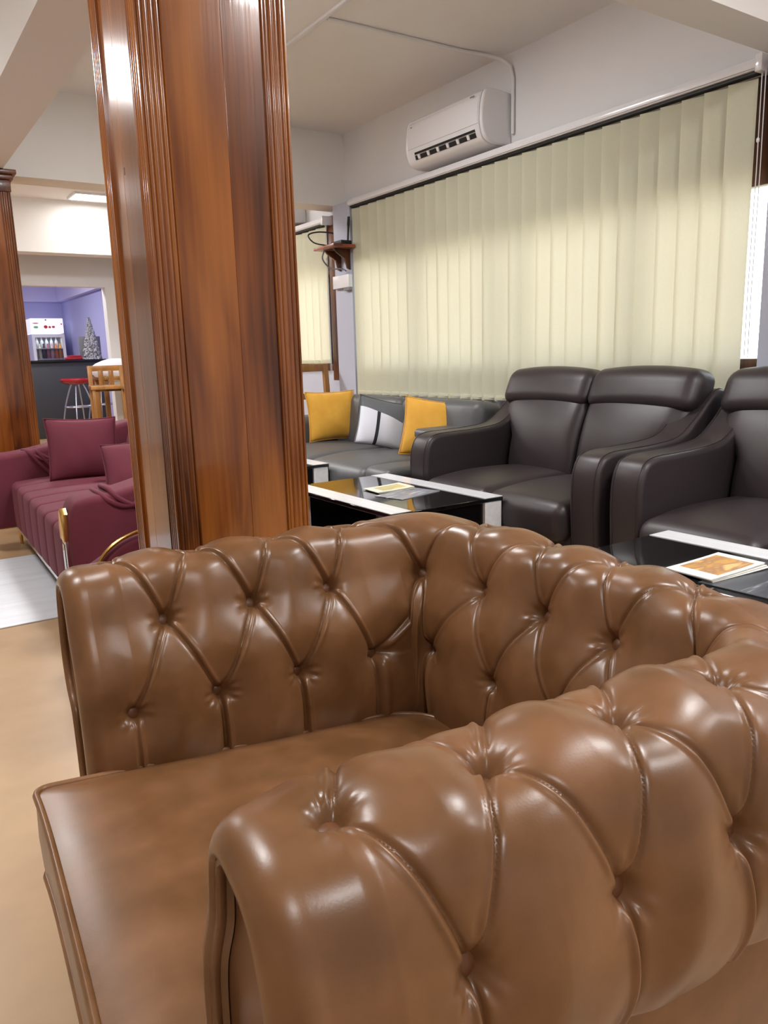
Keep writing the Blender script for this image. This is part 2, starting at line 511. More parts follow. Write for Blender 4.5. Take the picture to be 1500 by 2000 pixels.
# windows: brown timber frame + glass + solid header board
def window(n, y0, y1, posts):
    bm = bmesh.new()
    add_box(bm, WX + .02, WX + .10, y0, y1, SILL, SILL + .055, .004)
    add_box(bm, WX + .02, WX + .10, y0, y1, 1.76, 2.22, .004)
    for p in posts: add_box(bm, WX + .03, WX + .09, p - .03, p + .03, SILL + .055, 1.76, .004)
    fr = bm_obj('window_%d' % n, bm, M['wood_frame']); fr['kind'] = 'structure'
    ps = list(posts)
    for a, b in zip(ps[:-1], ps[1:]):
        box('pane', WX + .055, WX + .061, a + .03, b - .03, SILL + .055, 1.76, M['glass'], fr)
    return fr
window(1, 1.95, 5.42, [1.98, 2.72, 3.55, 3.80, 4.62, 5.39])
window(2, 5.78, 7.9, [5.81, 6.45, 7.2, 7.87])
wf = bm_obj('trim_10', add_box(bmesh.new(), 3.44, WX + .02, 5.74, 5.88, .85, 2.13, .006), M['wood_frame']); wf['kind'] = 'structure'

# cable trunking on the ceiling and down to the air conditioner
def trunk(name, path, r, label):
    o = tube(name, path, r, M['white_satin'], n=8); return prop(o, label, 'cable conduit')
trunk('cable_conduit', [(2.30, 3.842, 2.79)] + [(x, 3.842 - .02 * (x - 2.3), 2.79) for x in (2.6, 2.9, 3.2)] + [(3.36, 3.80, 2.785), (3.44, 3.75, 2.765), (3.477, 3.71, 2.72), (3.486, 3.695, 2.65), (3.486, 3.695, 2.34)], .011,
      'white round conduit crossing the ceiling and bending down to the air conditioner')
prop(bm_obj('cable_trunking', add_box(bmesh.new(), 2.268, 2.292, 2.03, 5.67, 2.785, ZC, .002), M['white_satin']), 'straight white trunking strip along the ceiling toward the cross beam', 'cable trunking')

# ------------------------------------------------------------------ air conditioners
def air_conditioner():
    t = thing('air_conditioner', 'white split air conditioner above the pale vertical blinds', 'air conditioner', (0, 0, 0))
    y0, y1 = 3.72, 4.50
    prof = catmull([(3.5, 2.575), (3.36, 2.585), (3.30, 2.575), (3.275, 2.53), (3.262, 2.45), (3.262, 2.385), (3.285, 2.315), (3.33, 2.285), (3.40, 2.278), (3.5, 2.285)], 5)
    prof = [tuple(p) for p in prof]
    bm = add_prism(bmesh.new(), prof, 'y', y0 + .03, y1 - .03, 0)
    bm_obj('body', bm, M['white_plastic'], t, ang=35)
    for a, b in ((y0, y0 + .029), (y1 - .029, y1)):
        bm_obj('end_cap', add_prism(bmesh.new(), prof, 'y', a, b, .012), M['white_plastic'], t, ang=35)
    # front cover panel, slightly proud
    fp = catmull([(3.303, 2.574), (3.272, 2.535), (3.256, 2.46), (3.256, 2.388)], 6)
    poly = [tuple(p) for p in fp] + [(p[0] + .012, p[1]) for p in fp[::-1]]
    bm_obj('front_panel', add_prism(bmesh.new(), poly, 'y', y0 + .035, y1 - .035, .002), M['white_plastic'], t, ang=35)
    # outlet: dark slot, louvre flap and vanes
    def slot(a0, a1, z0, z1, dx):
        pts = [(3.2675 - dx, z1), (3.2795 - dx, z0), (3.30, z0), (3.30, z1)]
        return add_prism(bmesh.new(), pts, 'y', a0, a1, 0)
    bm_obj('outlet', slot(y0 + .07, y1 - .10, 2.318, 2.362, .002), M['dark_slot'], t, ang=30)
    for k in range(6):
        a = y0 + .12 + k * .1
        bm_obj('vane', slot(a + .004, a + .026, 2.318, 2.343, .006), M['white_plastic'], t, ang=30)
    bm_obj('louvre_flap', slot(y0 + .07, y1 - .10, 2.342, 2.346, .006), M['white_plastic'], t, ang=30)
    box('maker_mark', 3.2635, 3.2665, 3.79, 3.83, 2.543, 2.549, M['grey_plastic'], t)
    box('indicator', 3.2655, 3.2685, 4.425, 4.44, 2.52, 2.526, M['grey_plastic'], t)
    box('drain_pipe', 3.45, 3.475, 4.36, 4.385, 2.235, 2.30, M['white_plastic'], t, .008, 3)
    return t
ac = air_conditioner()
ac2 = copy_tree(ac); ac2.location = (0, 2.62, -.06)
ac2['label'] = 'second white air conditioner, half hidden behind the far cross beam and the pillar'
ac['group'] = ac2['group'] = 'wall air conditioners'

# ------------------------------------------------------------------ vertical blinds
def slat_mesh(h, w=.127, seed=0):
    rnd = random.Random(seed)
    V = np.zeros((5, 9, 3))
    sway = rnd.uniform(-.006, .006); tw = rnd.uniform(-.07, .03)
    for i in range(5):
        for j in range(9):
            a = -1 + 2 * i / 4; b = j / 8
            ang = -math.radians(14) + tw * (1 - b)
            y = a * w / 2 * math.cos(ang); x = a * w / 2 * math.sin(ang) + .006 * (1 - a * a)
            V[i, j] = (x, y + sway * (1 - b), -h + h * b)
    return grid_mesh('slat', V)

def blind(name, label, y0, y1, zt, zb, xr=3.40, cord=True):
    t = thing(name, label, 'blind', (xr, y0, zt), 0, 'vertical blinds on the window wall')
    L_ = y1 - y0
    bm = bmesh.new()
    add_box(bm, -.035, .03, -.02, L_ + .02, .012, .058, .004); add_box(bm, -.043, -.035, -.02, L_ + .02, .018, .046, .002)
    bm_obj('headrail', bm, M['white_plastic'], t)
    box('track_gap', -.022, .018, -.01, L_ + .01, .0, .012, M['dark_slot'], t)
    n = max(2, round((L_ - .127) / .1165) + 1)
    meshes = [slat_mesh(zt - zb, seed=k) for k in range(9)]
    wt = None
    for k in range(n):
        y = .0635 + (L_ - .127) * k / (n - 1)
        o = link('slat', meshes[(k * 4) % 9], M['blind'], t, (0, y, -.010))
        if wt is None:
            wm = add_box(bmesh.new(), -.004, .004, -.052, .052, -(zt - zb) + .004, -(zt - zb) + .034, .002)
            w = bm_obj('weight', wm, M['blind'], o); wt = w.data
        else:
            w = link('weight', wt, M['blind'], o)
        w.rotation_euler = (0, 0, math.radians(14))
    chain = [(-.005, 0.06 + (L_ - .12) * k / (3 * n), -(zt - zb) + .018 - .010 * (1 - ((k % 3) - 1.5) ** 2 / 2.25)) for k in range(3 * n + 1)]
    tube('bottom_chain', chain, .0016, M['white_satin'], t, n=5)
    if cord:
        for dy in (-.028, -.045):
            tube('pull_cord', [(-.01, dy, .02), (-.01, dy - .002, -.4), (-.008, dy + .004, -.9), (-.01, dy + .001, -1.2)], .0022, M['white_satin'], t, n=5)
        o = link('cord_bead', lathe_mesh('cord_bead', [(.001, -.012), (.007, -.006), (.007, .006), (.001, .012)], 8), M['white_plastic'], t, (-.01, -.028, -.27))
        box('end_bracket', -.045, .05, -.045, -.012, .0, .07, M['white_plastic'], t, .004)
    return t
blind('vertical_blind', 'wide cream vertical blind behind the dark brown and charcoal sofas', 2.085, 5.40, 2.192, .752)
blind('vertical_blind', 'farther cream vertical blind beside the brown window frame, right of the near pillar', 5.86, 7.55, 2.125, 1.005)

# ------------------------------------------------------------------ timber pillars
def pillar(label, x0, x1, y0, y1, zt):
    t = thing('timber_pillar', label, 'pillar', ((x0 + x1) / 2, (y0 + y1) / 2, 0), 0, 'varnished timber clad pillars')
    hx, hy = (x1 - x0) / 2, (y1 - y0) / 2
    box('core', -hx + .02, hx - .02, -hy + .02, hy - .02, 0, zt - .002, M['wood'], t)
    sw = .062
    # reeded corner posts: L plan with reeds on both visible faces
    def corner():
        pts = []
        n = 44
        def rec(u):
            f = u / sw
            if f < .08 or f > .94: return 0.0
            k = (f - .08) / .86 * 4
            return .0036 * (1 - abs(math.sin(math.pi * k)) ** .55) + .0015
        for i in range(n + 1):
            u = sw * (1 - i / n); pts.append((u, rec(u)))
        for i in range(1, n + 1):
            u = sw * i / n; pts.append((rec(u), u))
        pts += [(.03, sw), (.03, .03), (sw, .03)]
        return pts
    cp = corner()
    for sx in (1, -1):
        for sy in (1, -1):
            poly = [(sx * (-hx + p[0]), sy * (-hy + p[1])) for p in cp]
            bm_obj('corner_moulding', add_prism(bmesh.new(), poly, 'z', 0.14, zt - .13, 0), M['wood'], t, ang=28)
    # recessed panels made of boards
    for (axis, s) in (('y', -1), ('y', 1), ('x', -1), ('x', 1)):
        half = hx if axis == 'y' else hy
        span = 2 * (half - sw)
        cuts = [0, .58, 1.0] if axis == 'y' else [0, .62, 1.0]
        for a, b in zip(cuts[:-1], cuts[1:]):
            u0, u1 = -half + sw + span * a + .0002, -half + sw + span * b - .0002
            d0, d1 = (hy if axis == 'y' else hx) - .02, (hy if axis == 'y' else hx) - .007
            if s < 0: d0, d1 = -d1, -d0
            if axis == 'y': o = box('plank', u0, u1, d0, d1, .14, zt - .13, M['wood'], t, .0006, 1)
            else: o = box('plank', d0, d1, u0, u1, .14, zt - .13, M['wood'], t, .0006, 1)
    bm = bmesh.new()
    add_box(bm, -hx - .012, hx + .012, -hy - .012, hy + .012, 0, .12, .006); add_box(bm, -hx - .006, hx + .006, -hy - .006, hy + .006, .12, .14, .004)
    bm_obj('plinth', bm, M['wood'], t)
    bm = bmesh.new()
    add_box(bm, -hx - .006, hx + .006, -hy - .006, hy + .006, zt - .13, zt - .06, .004)
    add_box(bm, -hx - .022, hx + .022, -hy - .022, hy + .022, zt - .06, zt - .03, .006); add_box(bm, -hx - .04, hx + .04, -hy - .04, hy + .04, zt - .03, zt - .002, .005)
    bm_obj('capital', bm, M['wood_frame'], t)
    return t
pl_ = pillar('near square varnished timber pillar behind the tan armchair', .606, .976, 1.83, 2.18, ZB)
box('nail_hole', -.1785, -.176, .0155, .0185, 1.503, 1.521, M['black_matt'], pl_)
pillar('farther varnished timber pillar with dark capital, at the left edge behind the burgundy sofa', .595, .952, 5.53, 5.88, ZB)

# ------------------------------------------------------------------ tan tufted armchair
def tufted_armchair():
    TH, OX, OY, VA, UB, RC = -0.07, .5051, .8548, .4261, .4333, .15
    t = thing('tufted_armchair', 'large tan leather button tufted armchair with rolled arms, nearest the viewer', 'armchair', (OX, OY, 0), TH)
    HB = VA - RC; LA = RC * math.pi / 2
    def spine(s):
        a = np.abs(s); sg = np.sign(s)
        ang = np.clip((a - HB) / RC, 0, math.pi / 2)
        u = np.where(a < HB, UB, np.where(a < HB + LA, UB - RC + RC * np.cos(ang), UB - RC - (a - HB - LA)))
        v = np.where(a < HB, a, np.where(a < HB + LA, HB + RC * np.sin(ang), VA)) * sg
        nu = np.where(a < HB, 1.0, np.where(a < HB + LA, np.cos(ang), 0.0))
        nv = np.where(a < HB, 0.0, np.where(a < HB + LA, np.sin(ang), 1.0)) * sg
        return u, v, nu, nv
    # button positions along the spine: whole numbers q on rows R0/R2, halves on R1/R3
    ks = [1.17, 1.03, .958, .887, .805, .740, .655, .592, .40, .27, .165, .08, .005, -.07, -.142, -.215, -.30, -.40, -.50, -.592, -.655, -.740, -.800, -.887, -.955, -1.03, -1.17]
    kq = [-1.0] + [.5 * i for i in range(25)] + [13.0]
    def q_of(s): return np.interp(-s, [-x for x in ks], kq)
    def s_of(q): return float(np.interp(q, kq, ks))
    # smooth the piecewise map a little
    ss = np.linspace(-1.2, 1.2, 4801); qq = q_of(ss)
    ker = np.hanning(61); ker /= ker.sum()
    qs = np.convolve(np.pad(qq, 30, mode='edge'), ker, 'valid')
    # cross-section: offset d from the spine (+ outside), height z, tuft row r
    prof = [(-.095, .27, -2.1), (-.112, .35, -1.3), (-.122, .43, -.6), (-.121, .501, 0), (-.110, .57, .5), (-.080, .635, 1), (-.052, .703, 1.5),
            (0, .714, 2), (.045, .690, 2.5), (.0756, .615, 3), (.080, .55, 3.5), (.062, .495, 4), (.040, .462, 4.4), (.034, .40, 5.0), (.034, .33, 5.6)]
    D = np.array(catmull([p[:2] for p in prof], 40)); Rr = np.interp(np.arange(len(D)) / 40, np.arange(len(prof)), [p[2] for p in prof])
    ln = np.concatenate([[0], np.cumsum(np.hypot(*np.diff(D, axis=0).T))])
    NT = 390
    tt = np.linspace(0, ln[-1], NT)
    d = np.interp(tt, ln, D[:, 0]); z = np.interp(tt, ln, D[:, 1]); r = np.interp(tt, ln, Rr)
    dd = np.gradient(d); dz = np.gradient(z); q_ = np.hypot(dd, dz); nd, nz = -dz / q_, dd / q_
    SE = 1.072
    NS = 1120
    s = np.linspace(-SE, SE, NS)
    q = np.interp(s, ss, qs)
    def height(q, r, s):
        rc = np.clip(r, 0, 3)
        a = q + rc / 2; b = q - rc / 2
        fa = a - np.round(a); fb = b - np.round(b)
        fq = np.clip((q + .03) / .10, 0, 1) * np.clip((12.03 - q) / .10, 0, 1)
        P = (np.abs(np.sin(math.pi * fa)) * np.abs(np.sin(math.pi * fb))) ** .5
        P = 1 - fq * (1 - P)
        # nearest button
        db = np.full(q.shape, 9.0); an = np.zeros(q.shape)
        for row in range(4):
            off = 0.0 if row % 2 == 0 else .5
            rq = np.clip(np.round(q - off), 0, 12 - 2 * off); dq = (q - off) - rq; dr = (r - row) * .95
            e = np.hypot(dq, dr); an = np.where(e < db, np.arctan2(dr, dq), an); db = np.minimum(db, e)
        Q = 1 - np.exp(-(db / .26) ** 1.35)
        h = .0245 * (.34 * P + .66 * Q)
        for f in (fa, fb):
            h -= .0042 * np.exp(-(np.abs(f) / .022) ** 1.3) * np.clip(db / .12, .2, 1) * fq
            h += .0030 * np.exp(-((f - .045) / .026) ** 2) * np.clip(db / .12, 0, 1) * fq
        h -= .019 * np.exp(-(db / .085) ** 2)
        h += .0016 * np.cos((8 + np.round(q * 2) % 3 * 1.0) * an + 1.7 * np.round(q * 2)) * (.6 + .4 * np.sin(2 * an + q)) * np.exp(-((db - .15) / .06) ** 2) * np.where((q > 2.6) & (q < 4.1) & (r < 1.8), .25, 1)
        h += .0014 * np.sin(5.1 * q + 2.3 * r) + .0011 * np.sin(11.3 * q - 3.7 * r + 1)
        h -= .014 * np.exp(-((q - 7.9) / .9) ** 2) * np.clip((r - 1.1) / .7, 0, 1)
        # die away where the leather tucks under the roll and under the seat
        h *= np.clip((4.45 - r) / .5, 0, 1) * np.clip((r + 2.2) / .5, .3, 1)
        # plain leather towards the arm fronts
        e = np.clip((SE - np.abs(s)) / .05, 0, 1)
        return h * (.55 + .45 * e)
    S2, T2 = np.meshgrid(np.arange(NS), np.arange(NT), indexing='ij')
    H = height(q[S2], r[T2], s[S2])
    u, v, nu, nv = spine(s)
    off = d[None, :] + nd[None, :] * H
    Z = z[None, :] + nz[None, :] * H
    # the radius on the inner side of the corner must not turn inside out
    V = np.stack([u[:, None] + nu[:, None] * off, v[:, None] + nv[:, None] * off, Z], -1)
    # rounded front ends of the arms: rings that shrink while moving forward
    def cap(row, sgn):
        base = V[row]                                  # (NT,3) in plane u = const
        y = base[:, 1]; zz = base[:, 2]
        ty = np.gradient(y); tz = np.gradient(zz); L_ = np.hypot(ty, tz) + 1e-9
        ny, nz_ = -tz / L_, ty / L_                    # one of the normals
        cy, cz = y.mean(), .50
        flip = np.sign(((y - cy) * ny + (zz - cz) * nz_).sum()); ny, nz_ = ny * flip, nz_ * flip
        for _ in range(30):
            ny = np.convolve(np.pad(ny, 6, mode='edge'), np.ones(13) / 13, 'valid'); nz_ = np.convolve(np.pad(nz_, 6, mode='edge'), np.ones(13) / 13, 'valid')
        rings = []
        rho = .034
        for k in range(1, 15):
            ph = math.pi / 2 * k / 14
            ins = rho * (1 - math.cos(ph)); fw = rho * math.sin(ph)
            rings.append(np.stack([base[:, 0] - fw, y - ny * ins, zz - nz_ * ins], -1))
        for k in range(1, 5):
            ins = rho + .012 * k / 4; rings.append(np.stack([base[:, 0] - rho + .004 * k, y - ny * ins, zz - nz_ * ins], -1))
        return rings
    ra, rb = cap(0, -1), cap(NS - 1, 1)
    full = np.concatenate([np.stack(ra[::-1]), V, np.stack(rb)], 0)
    link('tufted_upholstery', grid_mesh('tufted_upholstery', full), M['leather'], t)
    # front panels with piping inside each rounded arm front
    for rings in (ra, rb):
        ring = rings[-3][::6]
        path = [tuple(p) for p in ring]
        tube('piping', [(p[0] - .001, p[1], p[2]) for p in path], .0045, M['leather'], t, n=6)
        ring = rings[-1][::6]
        bm = bmesh.new()
        pl = [(p[1], p[2]) for p in ring]
        pl = [(pl[0][0], .09)] + pl + [(pl[-1][0], .09)]
        add_prism(bm, pl, 'x', ring[0][0] + .001, ring[0][0] + .02, 0)
        bm_obj('front_panel', bm, M['leather'], t, ang=30)
    # outside panel below the roll
    so = np.linspace(-1.085, 1.085, 160)
    uo, vo, nuo, nvo = spine(so)
    zo = np.array([.475, .46, .36, .24, .10])
    do = np.array([.030, .036, .040, .040, .036])
    Vo = np.stack([uo[:, None] + nuo[:, None] * do[None, :], vo[:, None] + nvo[:, None] * do[None, :], np.broadcast_to(zo, (160, 5))], -1)
    link('outer_panel', grid_mesh('outer_panel', Vo), M['leather'], t)
    # buttons
    bme = lathe_mesh('button', [(.0125, -.004), (.0135, .001), (.0115, .005), (.007, .0075), (.0006, .0085)], 14)
    dc = {0: (-.121, .501), 1: (-.080, .635), 2: (0, .714), 3: (.0756, .615)}
    for row in range(4):
        qv = [i for i in range(0, 13)] if row % 2 == 0 else [i + .5 for i in range(0, 12)]
        i = int(np.argmin(np.abs(r - row)))
        for qb in qv:
            sb = float(np.interp(qb, qs[::-1], ss[::-1]))
            hb = float(height(np.array([qb]), np.array([float(row)]), np.array([sb]))[0])
            uu, vv, nn, mm = [float(x) for x in spine(np.array([sb]))]
            o_ = d[i] + nd[i] * (hb + .003)
            n3 = Vector((nn * nd[i], mm * nd[i], nz[i]))
            o = link('button', bme, M['leather_dk'], t, (uu + nn * o_, vv + mm * o_, z[i] + nz[i] * (hb + .003)))
            o.rotation_mode = 'QUATERNION'; o.rotation_quaternion = n3.to_track_quat('Z', 'Y')
    # seat cushion
    def outline(k=1.0):
        x0, x1, hw = -.385, .312, .292
        pts = []
        def arc(cx, cy, rad, a0, a1, n=8):
            for i in range(n + 1):
                a = math.radians(a0 + (a1 - a0) * i / n); pts.append((cx + rad * math.cos(a), cy + rad * math.sin(a)))
        def line(p, q_, n):
            for i in range(1, n): pts.append((p[0] + (q_[0] - p[0]) * i / n, p[1] + (q_[1] - p[1]) * i / n))
        rf, rbk = .022, .10
        arc(x0 + rf, -hw + rf, rf, 180, 270)
        line((x0 + rf, -hw), (x1 - rbk, -hw), 14)
        arc(x1 - rbk, -hw + rbk, rbk, 270, 360)
        line((x1, -hw + rbk), (x1, hw - rbk), 10)
        arc(x1 - rbk, hw - rbk, rbk, 0, 90)
        line((x1 - rbk, hw), (x0 + rf, hw), 14)
        arc(x0 + rf, hw - rf, rf, 90, 180)
        line((x0, hw - rf), (x0, -hw + rf), 14)
        out = []
        for (x, y) in pts:                       # slight hollow front between its two ears
            f = max(0, 1 - (x - x0) / .12)
            out.append((x + .010 * f * (y / hw) ** 2 * 0 - .006 * f * (y / hw) ** 4, y * (1 + .0 * f)))
        return out
    oc = outline()
    def zt(x): return .424 - .052 * (x + .385) / .70
    cx, cy = -.03, 0
    n = len(oc)
    rows = []
    for k in np.linspace(1, 0.0, 30):
        rows.append([(cx + (p[0] - cx) * k, cy + (p[1] - cy) * k, zt(cx + (p[0] - cx) * k) + .026 * (1 - k ** 5)) for p in oc])
    side = []
    for f in (1.0, .85, .5, .15, 0.0):
        b = .008 * (1 - (2 * f - 1) ** 2)
        side.append([(p[0] + (p[0] - cx) * b * 1.2, p[1] + (p[1] - cy) * b, zt(p[0]) - .135 + .135 * f) for p in oc])
    rows = side[::-1][:-1] + rows
    arr = np.array(rows); arr = np.concatenate([arr, arr[:, :1]], 1)
    seat = link('seat_cushion', grid_mesh('seat_cushion', arr, flip=True), M['leather'], t)
    seat.data.set_sharp_from_angle(angle=math.radians(50))
    for dz_ in (.001, -.134):
        tube('piping', [(p[0], p[1], zt(p[0]) + dz_) for p in oc], .0052, M['leather'], seat, n=7, closed=True)
    box('seat_rail', -.335, .40, -.30, .30, .10, .285, M['leather'], t, .01)
    for sx in (-.28, .36):
        for sy in (-.36, .36):
            link('leg', lathe_mesh('leg', [(.018, 0), (.022, .02), (.030, .07), (.034, .11)], 14), M['wood_frame'], t, (sx, sy, 0))
    return t
tufted_armchair()

# ------------------------------------------------------------------ dark brown high-back sofas
def high_back_sofa():
    t = thing('high_back_sofa', 'dark brown leather two-seat sofa with headrests, behind the middle coffee table', 'sofa', (2.352, 2.645, 0), 0, 'dark brown leather sofas')
    W = 1.27; ai = W / 2 - .155
    mt = M['brown_sofa']
    # arms, swept up into the back
    ap = catmull([(.035, .05), (.012, .28), (.004, .50), (.03, .605), (.09, .642), (.22, .648), (.38, .653), (.53, .672), (.635, .735), (.715, .805), (.775, .852), (.83, .860), (.88, .815), (.90, .70), (.905, .40), (.90, .05)], 5)
    poly = [tuple(p) for p in ap]
    for s in (-1, 1):
        a0, a1 = (ai + .004, W / 2) if s > 0 else (-W / 2, -ai - .004)
        arm = bm_obj('arm', add_prism(bmesh.new(), poly, 'y', a0, a1, .022, 4), mt, t, ang=50)
        edge = a1 - .02 if s > 0 else a0 + .02
        for e in (a0 + .020, a1 - .020):
            pth = [(p[0] * 1.0, e, p[1] + .0005) for p in ap[2:62]]
            tube('seam', pth, .0022, mt, arm, n=5)
    # base, front panel
    box('front_panel', .03, .60, -ai, ai, .05, .335, mt, t, .015)
    box('back_panel', .80, .895, -ai, ai, .05, .80, mt, t, .02)
    for s in (-1, 1):
        yc = s * ai / 2
        def dseat(p):
            f = max(0, -p.x / .32)
            return (p.x, p.y, p.z - .018 * f * f)
        st = soft('seat', .66, ai - .004, .17, .05, mt, t, (.012, .004, .030), (.30, yc, .355), n=10, deform=dseat)
        tube('seam', [(-.325, y, -.055) for y in np.linspace(-ai / 2 + .03, ai / 2 - .03, 8)], .0025, mt, st, n=5)
        def dback(p):
            f = min(1, max(0, (p.z + .02) / .12)); f = f * f * (3 - 2 * f)
            return (p.x + .10 * (p.z / .25) ** 2 * .25, p.y + s * .10 * f * max(0, s * p.y / (ai / 2)) ** 2, p.z)
        soft('backrest', .17, ai - .003, .50, .055, mt, t, (.030, .004, .01), (.665, yc, .60), (0, math.radians(17), 0), n=10, deform=dback)
        hw = W / 2 - .035
        def dh(p):
            return (p.x + .02 * math.sin(p.z * 14), p.y, p.z - .012 * (p.y / .3) ** 2)
        hr = soft('headrest', .17, hw - .003, .19, .055, mt, t, (.012, .01, .012), (.735, s * hw / 2, .862), (0, math.radians(8), 0), n=10, deform=dh)
    for sx in (.08, .82):
        for sy in (-W / 2 + .08, W / 2 - .08):
            box('foot', sx - .025, sx + .025, sy - .025, sy + .025, 0, .055, M['black_matt'], t, .004)
    return t
hb = high_back_sofa()
hb2 = copy_tree(hb); hb2.location = (2.352, 1.322, 0)
hb2['label'] = 'dark brown leather high-back sofa cut off by the right edge of the photo'

# ------------------------------------------------------------------ charcoal low sofa by the window
def low_sofa():
    t = thing('low_sofa', 'charcoal grey leather sofa with yellow and grey cushions under the window blind', 'sofa', (2.335, 4.34, 0))
    mt = M['grey_sofa']
    ya, yb = -.92, .88                       # right (near) and left (far) outer ends
    box('base', .03, .92, ya + .02, yb - .02, .05, .25, mt, t, .02)
    for (a, b) in ((-.655, -.005), (.005, .655)):
        def dseat(p): return (p.x, p.y, p.z - .02 * max(0, -p.x / .3) ** 2)
        soft('seat', .66, b - a, .20, .05, mt, t, (.02, .004, .022), (.31, (a + b) / 2, .335), n=9, deform=dseat)
    for (a, b) in ((-.93, -.135), (-.125, .65)):
        c = soft('back_cushion', .20, b - a, .38, .055, mt, t, (.03, .012, .010), (.70, (a + b) / 2, .575), (0, math.radians(10), 0), n=9)
        tube('seam', [(-.128, (b - a) * .08, z) for z in np.linspace(-.15, .16, 8)], .003, mt, c, n=5)
    box('back_frame', .80, .93, ya, yb, .05, .68, mt, t, .03, 3)
    # flat near arm made of two pads
    soft('arm_pad', .52, .235, .06, .025, mt, t, (.004, .004, .004), (.60, -.785, .592), n=7)
    soft('arm', .53, .245, .50, .03, mt, t, (.004, .006, .0), (.605, -.785, .31), n=7)
    soft('arm_base', .34, .245, .20, .04, mt, t, (.02, .004, .01), (.16, -.785, .335), n=7)
    soft('arm', .80, .20, .50, .05, mt, t, (.004, .01, .01), (.45, .775, .37), n=7)
    for sx in (.10, .84):
        for sy in (ya + .1, yb - .1):
            box('foot', sx - .02, sx + .02, sy - .02, sy + .02, 0, .055, M['chrome'], t, .003)
    return t
low_sofa()

def cushion(name, label, loc, rot, w, h, tk, m, group=None, seam=None):
    o = link(name, pillow_mesh(name, w, h, tk), m, None, loc, rot)
    prop(o, label, 'cushion', group)
    tube('piping', pillow_seam(w, h), .004, seam or m, o, n=5, closed=True)
    return o
G = 'scatter cushions on the charcoal sofa'
R = math.radians
cushion('scatter_cushion', 'square mustard yellow cushion standing upright at the far left end of the charcoal sofa', (2.80, 4.83, .635), (R(-9), 0, R(-6)), .385, .355, .13, M['mustard'], G)
cushion('scatter_cushion', 'mustard yellow cushion leaning behind the near arm of the charcoal sofa', (2.885, 3.735, .60), (R(-14), R(9), R(-34)), .40, .36, .12, M['mustard'], G)

def block_cushion_mat():
    m = mat('colour_block_fabric', srgb(214, 216, 226), .8, bump=(220, .2, .0008))
    nt = m.node_tree; N = nt.nodes; L = nt.links
    tc = N.new('ShaderNodeTexCoord'); sp = N.new('ShaderNodeSeparateXYZ'); L.new(tc.outputs['Object'], sp.inputs[0])
    def gt(sock, v):
        n = N.new('ShaderNodeMath'); n.operation = 'GREATER_THAN'; n.inputs[1].default_value = v; L.new(sock, n.inputs[0]); return n.outputs[0]
    zx = N.new('ShaderNodeMath'); zx.operation = 'MULTIPLY_ADD'; zx.inputs[1].default_value = .25; L.new(sp.outputs['X'], zx.inputs[0]); L.new(sp.outputs['Z'], zx.inputs[2])
    top = gt(zx.outputs[0], .045)
    m1 = N.new('ShaderNodeMix'); m1.data_type = 'RGBA'
    m1.inputs[6].default_value = srgb(214, 216, 226); m1.inputs[7].default_value = srgb(96, 98, 102); L.new(top, m1.inputs[0])
    st = N.new('ShaderNodeMath'); st.operation = 'COMPARE'; st.inputs[1].default_value = -.055; st.inputs[2].default_value = .011; L.new(sp.outputs['X'], st.inputs[0])
    lo = N.new('ShaderNodeMath'); lo.operation = 'SUBTRACT'; lo.inputs[0].default_value = 1; L.new(top, lo.inputs[1])
    k = N.new('ShaderNodeMath'); k.operation = 'MULTIPLY'; L.new(st.outputs[0], k.inputs[0]); L.new(lo.outputs[0], k.inputs[1])
    m2 = N.new('ShaderNodeMix'); m2.data_type = 'RGBA'; L.new(k.outputs[0], m2.inputs[0]); L.new(m1.outputs[2], m2.inputs[6]); m2.inputs[7].default_value = srgb(34, 36, 44)
    rt = gt(sp.outputs['X'], .115)
    m3 = N.new('ShaderNodeMix'); m3.data_type = 'RGBA'; L.new(rt, m3.inputs[0]); L.new(m2.outputs[2], m3.inputs[6]); m3.inputs[7].default_value = srgb(176, 178, 184)
    L.new(m3.outputs[2], N['Principled BSDF'].inputs['Base Color'])
    return m
M['block'] = block_cushion_mat()
cushion('scatter_cushion', 'pale grey cushion with dark grey top and a black stripe, mid charcoal sofa', (2.82, 4.19, .61), (R(-20), R(14), R(-20)), .37, .33, .12, M['block'], G, M['grey_sofa'])

# ------------------------------------------------------------------ coffee tables
def coffee_table():
    t = thing('coffee_table', 'black glass coffee table with white side strips, middle of the three, holding magazines', 'coffee table', (2.01, 2.965, 0), 0, 'black and white coffee tables')
    hx, hy, z = .305, .46, .42
    box('glass_top', -hx, hx, -hy, hy, z - .018, z, M['black_glass'], t, .002, 1)
    for s in (-1, 1):
        x0, x1 = sorted((s * hx * .995, s * (hx - .105)))
        box('white_strip', x0, x1, -hy + .002, hy - .002, z, z + .0022, M['white_gloss'], t)
        for e in (-1, 1):
            y0, y1 = sorted((e * (hy - .004), e * (hy - .055)))
            xa, xb = sorted((s * (hx - .006), s * (hx - .102)))
            leg = box('leg', xa, xb, y0, y1, 0, z - .019, M['white_gloss'], t, .002, 1)
            xe, xf = sorted((s * (hx - .0055), s * (hx - .002)))
            box('black_edging', xe, xf, y0, y1, 0, z - .019, M['black_gloss'], leg)
        # long side rail under the glass
    for e in (-1, 1):
        y0, y1 = sorted((e * (hy - .02), e * (hy - .035)))
        box('end_panel', -hx + .103, hx - .103, y0, y1, .03, z - .019, M['black_gloss'], t)
    box('lower_shelf', -hx + .012, hx - .012, -hy + .056, hy - .056, .11, .135, M['white_gloss'], t, .002, 1)
    return t
ct = coffee_table()
c2 = copy_tree(ct); c2.location = (1.975, 1.165, 0); c2['label'] = 'black glass coffee table with brochures, nearest, partly hidden by the tan armchair'
